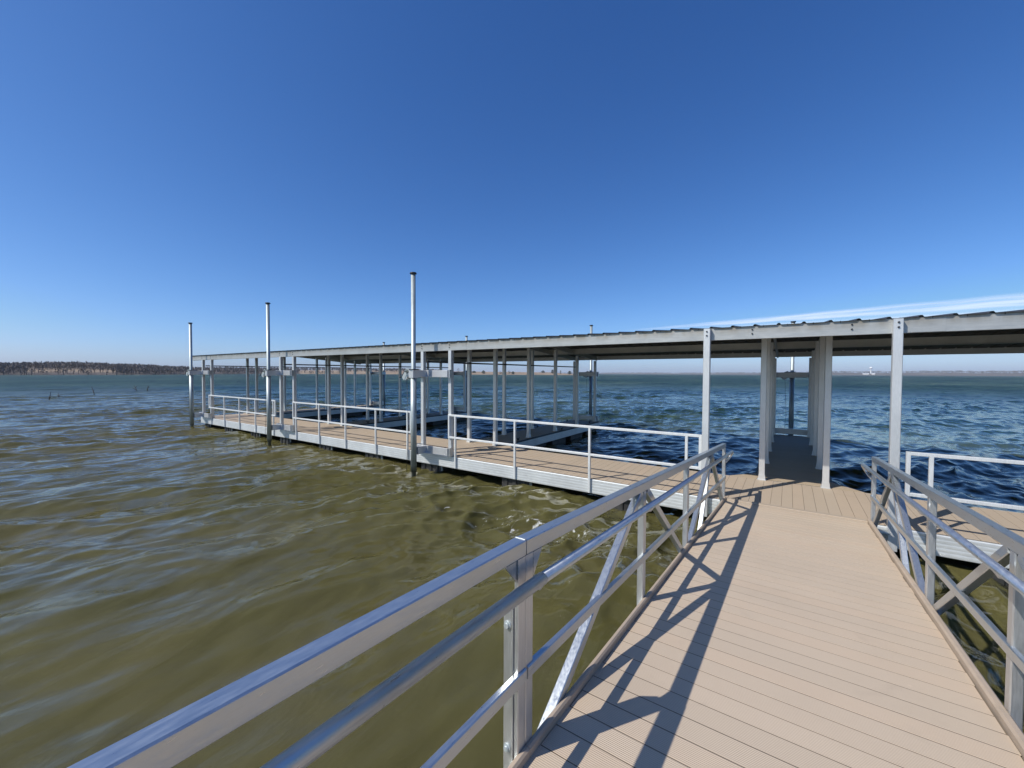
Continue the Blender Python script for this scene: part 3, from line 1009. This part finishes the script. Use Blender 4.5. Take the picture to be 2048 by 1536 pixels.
def bracket(l, r, px_, py, front=True):
    """frame bolted to two posts that reaches out to the pile"""
    s = -1 if front else 1
    ya = (Y0 - .09) if front else (YB + .13)
    for z0, z1, nm in ((1.805, 1.965, 'upper_pile_bracket'), (.03, .20, 'lower_pile_bracket')):
        k = MB()
        yc = ya + s * .045
        k.rbox(l - .04, r + .04, min(yc, yc + s * .03), max(yc, yc + s * .03), z0, z1, .004)
        ye = py - s * .07
        k.rbox(px_ - .07, px_ + .07, min(yc + s * .03, ye), max(yc + s * .03, ye), z0 + .003, z1 - .003, .004)
        # triangular stiffeners on both sides of the arm
        for q in (-1, 1):
            k.prism([(px_ + q * .07, yc + s * .03), (px_ + q * .22, yc + s * .03), (px_ + q * .07, (yc + ye) / 2)], 'z', z0 + .01, z0 + .018)
        o = k.build(nm, M['alu_plain'], dock)
        a = MB()
        for x_ in (l - .075, r + .045):
            a.rbox(x_ - .01, x_ + .045, ya - .05, ya + .05, z0 - .01, z1 + .01, .004)
        a.build_each('bracket_clamp', M['alu_post'], o)

def pile(l, r, top, front, sleeve_z, label, seen_winch=True):
    x = l + .20 if front else (l + r) / 2
    y = 6.37 if front else YB + .62
    root = empty('mooring_pile', (x, y, WZ))
    tag(root, label, 'mooring pile', 'round metal piles that hold the dock')
    p = MB(); p.tube([(x, y, -2.2), (x, y, top - .02)], .052, 20); p.build('pole', M['pile'], root)
    c = MB()
    c.tube([(x, y, top - .03), (x, y, top - .018)], .078, 20)
    c.tube([(x, y, top - .018), (x, y, top)], .07, 20)
    c.build('cap', M['dark'], root)
    sl = MB(); sl.tube([(x, y, sleeve_z), (x, y, 1.79)], .068, 20)
    sl.build('sleeve', M['pile'], root)
    co = MB()
    co.rbox(x - .075, x + .075, y - .078, y + .078, 1.79, 1.97, .004)
    co.build('collar', M['alu_plain'], root)
    rg = MB(); rg.tube([(x, y, 1.972), (x, y, 1.99)], .105, 20); rg.build('collar_ring', M['dark'], root)
    winch(root, x - .02, y, 1.92, -1)
    cb = MB(); cb.tube([(x - .19, y - .03, 1.78), (x - .14, y - .03, .6), (x - .23, y - .03, WZ - .1)], .0045, 6)
    cb.build('cable', M['dark'], root)
    bracket(l, r, x, y, front)
pile(*FING[2], 4.17, True, -.36, 'tallest looking front pile, standing before the nearest covered finger')
pile(*FING[1], 4.13, True, -.32, 'middle one of the three front piles, before the second finger')
pile(*FING[0], 3.93, True, -.29, 'farthest front pile at the open left end of the dock')
pile(*FING[3], 3.60, False, -.3, 'pile seen straight down the walkway between the double row of posts')
pile(*FING[2], 3.92, False, -.3, 'back pile with most of its top showing above the roof, nearest finger')
pile(*FING[1], 3.80, False, -.3, 'back pile whose short top shows above the roof in the middle of the dock')
pile(*FING[0], 3.74, False, -.3, 'back pile whose tiny top shows farthest left above the roof')

# ------------------------------------------------------------------ the gangway
gw = empty('gangway', (0, 4, .2))
tag(gw, 'sloping gangway with tan boards and aluminium truss railings leading to the dock', 'gangway')
SL, ROT = .0734, .0088
def gx(p):
    """gangway coordinates (across, along, height above its deck) to the world"""
    X, Yv, h = p
    z = .04 + SL * (6.66 - max(Yv, 1.29)) + (.040 * (1.29 - Yv) if Yv < 1.29 else 0)
    return Vector((X + ROT * (Yv - 4), Yv, z + h))
def gbuild(mb, name, mt, parent=None): return mb.xform(gx).build(name, mt, parent or gw)
def gbuild_each(mb, name, mt, parent=None): return mb.xform(gx).build_each(name, mt, parent or gw)
YE, YN = 6.74, -2.6
GL, GR = -.765, .825
planks('gangway_boards', M['deck_gang'], GL, GR, YN, YE, 0, .1285, 'x', gw, gap=.0055, fn=gx)
tp = MB(); tp.rbox(GL, GR + .02, YE + .004, YE + .13, -.035, .012, .006); gbuild(tp, 'transition_strip', M['deck_main'])
hp = MB(); hp.tube([(GL - .12, 6.76, -.10), (GR + .22, 6.76, -.10)], .035, 14)
gbuild(hp, 'hinge_pipe', M['galv'])
uf = MB(); uf.box(GL + .003, GR - .003, YN, 1.29, -.040, -.001); uf.box(GL + .003, GR - .003, 1.29, YE - .004, -.040, -.001); gbuild(uf, 'gap_shade_sheet', M['seam'])  # added sheets that put shade colour into the gangway board gaps
uf = MB()
yy = YN + .2
while yy < YE - .1:
    uf.box(GL + .03, GR - .03, yy, yy + .05, -.11, -.042); yy += .62
gbuild(uf, 'cross_beam', M['alu'])['kind'] = 'stuff'

for side in (-1, 1):
    xi = GL - .022 if side < 0 else GR + .04      # inner face of the railing
    xo = xi + side * .046
    xc = (xi + xo) / 2
    e = side
    # bottom chord: tube whose upper part shows as a kerb
    ch = MB()
    a, b_ = sorted((xi - side * (.021 if side < 0 else .034), xi + side * .006))
    ch.rbox(a, b_, YN, 1.289, -.10, .040, .010)
    gbuild(ch, 'kerb', M['kerb'])
    ch = MB(); ch.rbox(a, b_, 1.291, YE + .06, -.10, .040, .010)
    gbuild(ch, 'kerb', M['kerb'])
    ch = MB()
    a, b_ = sorted((xi + side * .008, xo + side * .01))
    ch.rbox(a, b_, YN, 1.289, -.14, -.055, .008)
    gbuild(ch, 'bottom_beam', M['alu'])
    ch = MB(); ch.rbox(a, b_, 1.291, YE + .06, -.14, -.055, .008)
    gbuild(ch, 'bottom_beam', M['alu'])
    # top rail in two sections with a welded joint over the double posts
    for s0, s1 in ((YN, 1.288), (1.294, YE + .10)):
        t_ = MB()
        t_.rbox(min(xi, xo + side * .006), max(xi, xo + side * .006), s0, s1, .775, .835, .004)
        gbuild(t_, 'top_rail', M['alu'])
    if side < 0 or True:
        wl = MB(); wl.box(min(xi, xo + side * .006) + .004, max(xi, xo + side * .006) - .004, 1.2865, 1.2955, .790, .8375)
        gbuild(wl, 'weld_seam', M['alu_post'])
    # handrail pipe on stand-offs, returning to the end post
    xp = xi - side * .055
    hz = .695
    pts = [(xp, YN, hz), (xp, 1.315, hz)]
    hr = MB(); hr.tube(pts, .0235, 18); gbuild(hr, 'handrail', M['alu'])
    pts = [(xp, 1.32, hz), (xp, 6.6, hz), (xp, YE + .36, hz - .004)]
    for k in range(1, 9):
        an = math.pi * k / 8
        pts.append((xp + side * .055 * (1 - math.cos(an)) / 2 * 1.1, YE + .36 + .06 * math.sin(an), hz - .01 - .115 * (1 - math.cos(an)) / 2))
    pts.append((xi + side * .012, YE + .10, hz - .145))
    hr = MB(); hr.tube(pts, .0215, 18); gbuild(hr, 'handrail', M['alu'])
    st = MB()
    for y_ in (-1.4, .0, 1.33, 2.8, 4.2, 5.6, 6.8):
        st.tube([(xp, y_, hz - .018), (xp + side * .02, y_, hz - .05), (xi + side * .004, y_, hz - .055)], .007, 8)
    gbuild_each(st, 'handrail_stand_off', M['alu_post'])
    # low flat rail
    lo = MB()
    lo.rbox(min(xi - side * .008, xi + side * .018), max(xi - side * .008, xi + side * .018), YN, 1.285, .295, .345, .004)
    gbuild(lo, 'low_rail', M['alu'])
    lo = MB()
    lo.rbox(min(xi - side * .008, xi + side * .018), max(xi - side * .008, xi + side * .018), 1.295, YE + .08, .295, .345, .004)
    gbuild(lo, 'low_rail', M['alu'])
    zb = -.06
    # posts
    def gpost(y_, w_=.055, z1=.775, out=0):
        p = MB(); p.rbox(min(xi, xo) + .001, max(xi, xo) - .001, y_ - w_ / 2, y_ + w_ / 2, zb, z1, .005)
        return gbuild(p, 'rail_post', M['alu_post'])
    gpost(YE + .07, .05, .774); gpost(4.2); gpost(2.8); gpost(-.2); gpost(-1.6)
    # back-to-back joint: thin legs run to the rail, deeper flanges stop short and are bolted together
    for ya, yb in ((1.238, 1.2885), (1.2915, 1.342)):
        p = MB()
        p.rbox(min(xi, xi + side * .020) + .0005, max(xi, xi + side * .020) - .0005, ya, yb, zb, .775, .003)
        po = gbuild(p, 'rail_post', M['alu_post'])
    fl = MB()
    x0_, x1_ = sorted((xi + side * .0205, xi + side * .062))
    fl.prism([(x0_, -.06), (x1_, -.06), (x1_, .60), (x0_, .66)] if side > 0 else [(x0_, -.06), (x1_, -.06), (x1_, .66), (x0_, .60)], 'y', 1.232, 1.348)
    fo = gbuild(fl, 'flange', M['alu_post'])
    for z_ in (.52, .27, .05):
        xb = xi + side * .044
        bt = MB(); bt.tube([(xb, 1.220, z_), (xb, 1.230, z_)], .0105, 6)
        gbuild(bt, 'bolt', M['galv'], fo)
        bt = MB(); bt.tube([(xb, 1.2285, z_), (xb, 1.2325, z_)], .0155, 16)
        gbuild(bt, 'washer', M['galv'], fo)
    gs = MB()
    g0, g1 = sorted((xi + side * .006, xi + side * .014))
    gs.prism([(1.237, .775), (1.16, .775), (1.237, .69)], 'x', g0, g1)
    gs.prism([(1.343, .775), (1.42, .775), (1.343, .66)], 'x', g0, g1)
    gbuild_each(gs, 'gusset', M['alu_post'])
    # weld beads where the gussets and legs meet the rail
    for pa, pb in (((1.165, .775), (1.236, .775)), ((1.344, .775), (1.415, .775)), ((1.2365, .70), (1.2365, .773)), ((1.3435, .67), (1.3435, .773))):
        wb_ = MB(); pts_ = []; rr_ = []
        for k in range(13):
            t_ = k / 12
            pts_.append((xi + side * .004, pa[0] + (pb[0] - pa[0]) * t_, pa[1] + (pb[1] - pa[1]) * t_))
            rr_.append(.0032 if k % 2 else .0020)
        wb_.tube(pts_, rr_, 8); gbuild(wb_, 'weld_bead', M['galv_wet'])
    # weld beads on the joint
    # truss diagonals
    def diag(ya, yb, w_=.052):
        """from the top rail at ya down to the kerb at yb"""
        d = MB(); d.bar((xc, ya, .775), (xc, yb, zb), .044, w_, .004, Vector((0, 1, 0)))
        gbuild(d, 'diagonal_brace', M['alu'])
    diag(5.62, 6.74); diag(5.58, 4.30); diag(5.60, 4.92, .045)
    diag(2.86, 4.12); diag(2.74, 1.44)
    diag(-.14, 1.14); diag(-.26, -1.52)
    # curved apex plates
    ap = MB()
    for c_ in (5.6, 2.8, -.2):
        ap.prism([(c_ - .09, .775), (c_ + .09, .775), (c_, .62)], 'x', *sorted((xo - side * .012, xo - side * .004)))
    gbuild_each(ap, 'apex_plate', M['alu_post'])

# ------------------------------------------------------------------ thin haze over the lake
hz_ = MB(); hz_.box(-9400, 7400, -80, 9400, -4, 75)
m_, n, b, out = mat('haze')
n.nodes.remove(b)
pv = n.nodes.new('ShaderNodeVolumePrincipled')
pv.inputs['Color'].default_value = (.80, .88, 1.0, 1)
pv.inputs['Density'].default_value = .00014
n.links.new(pv.outputs[0], out.inputs['Volume'])
ho = hz_.build('haze', m_)
tag(ho, kind='stuff')
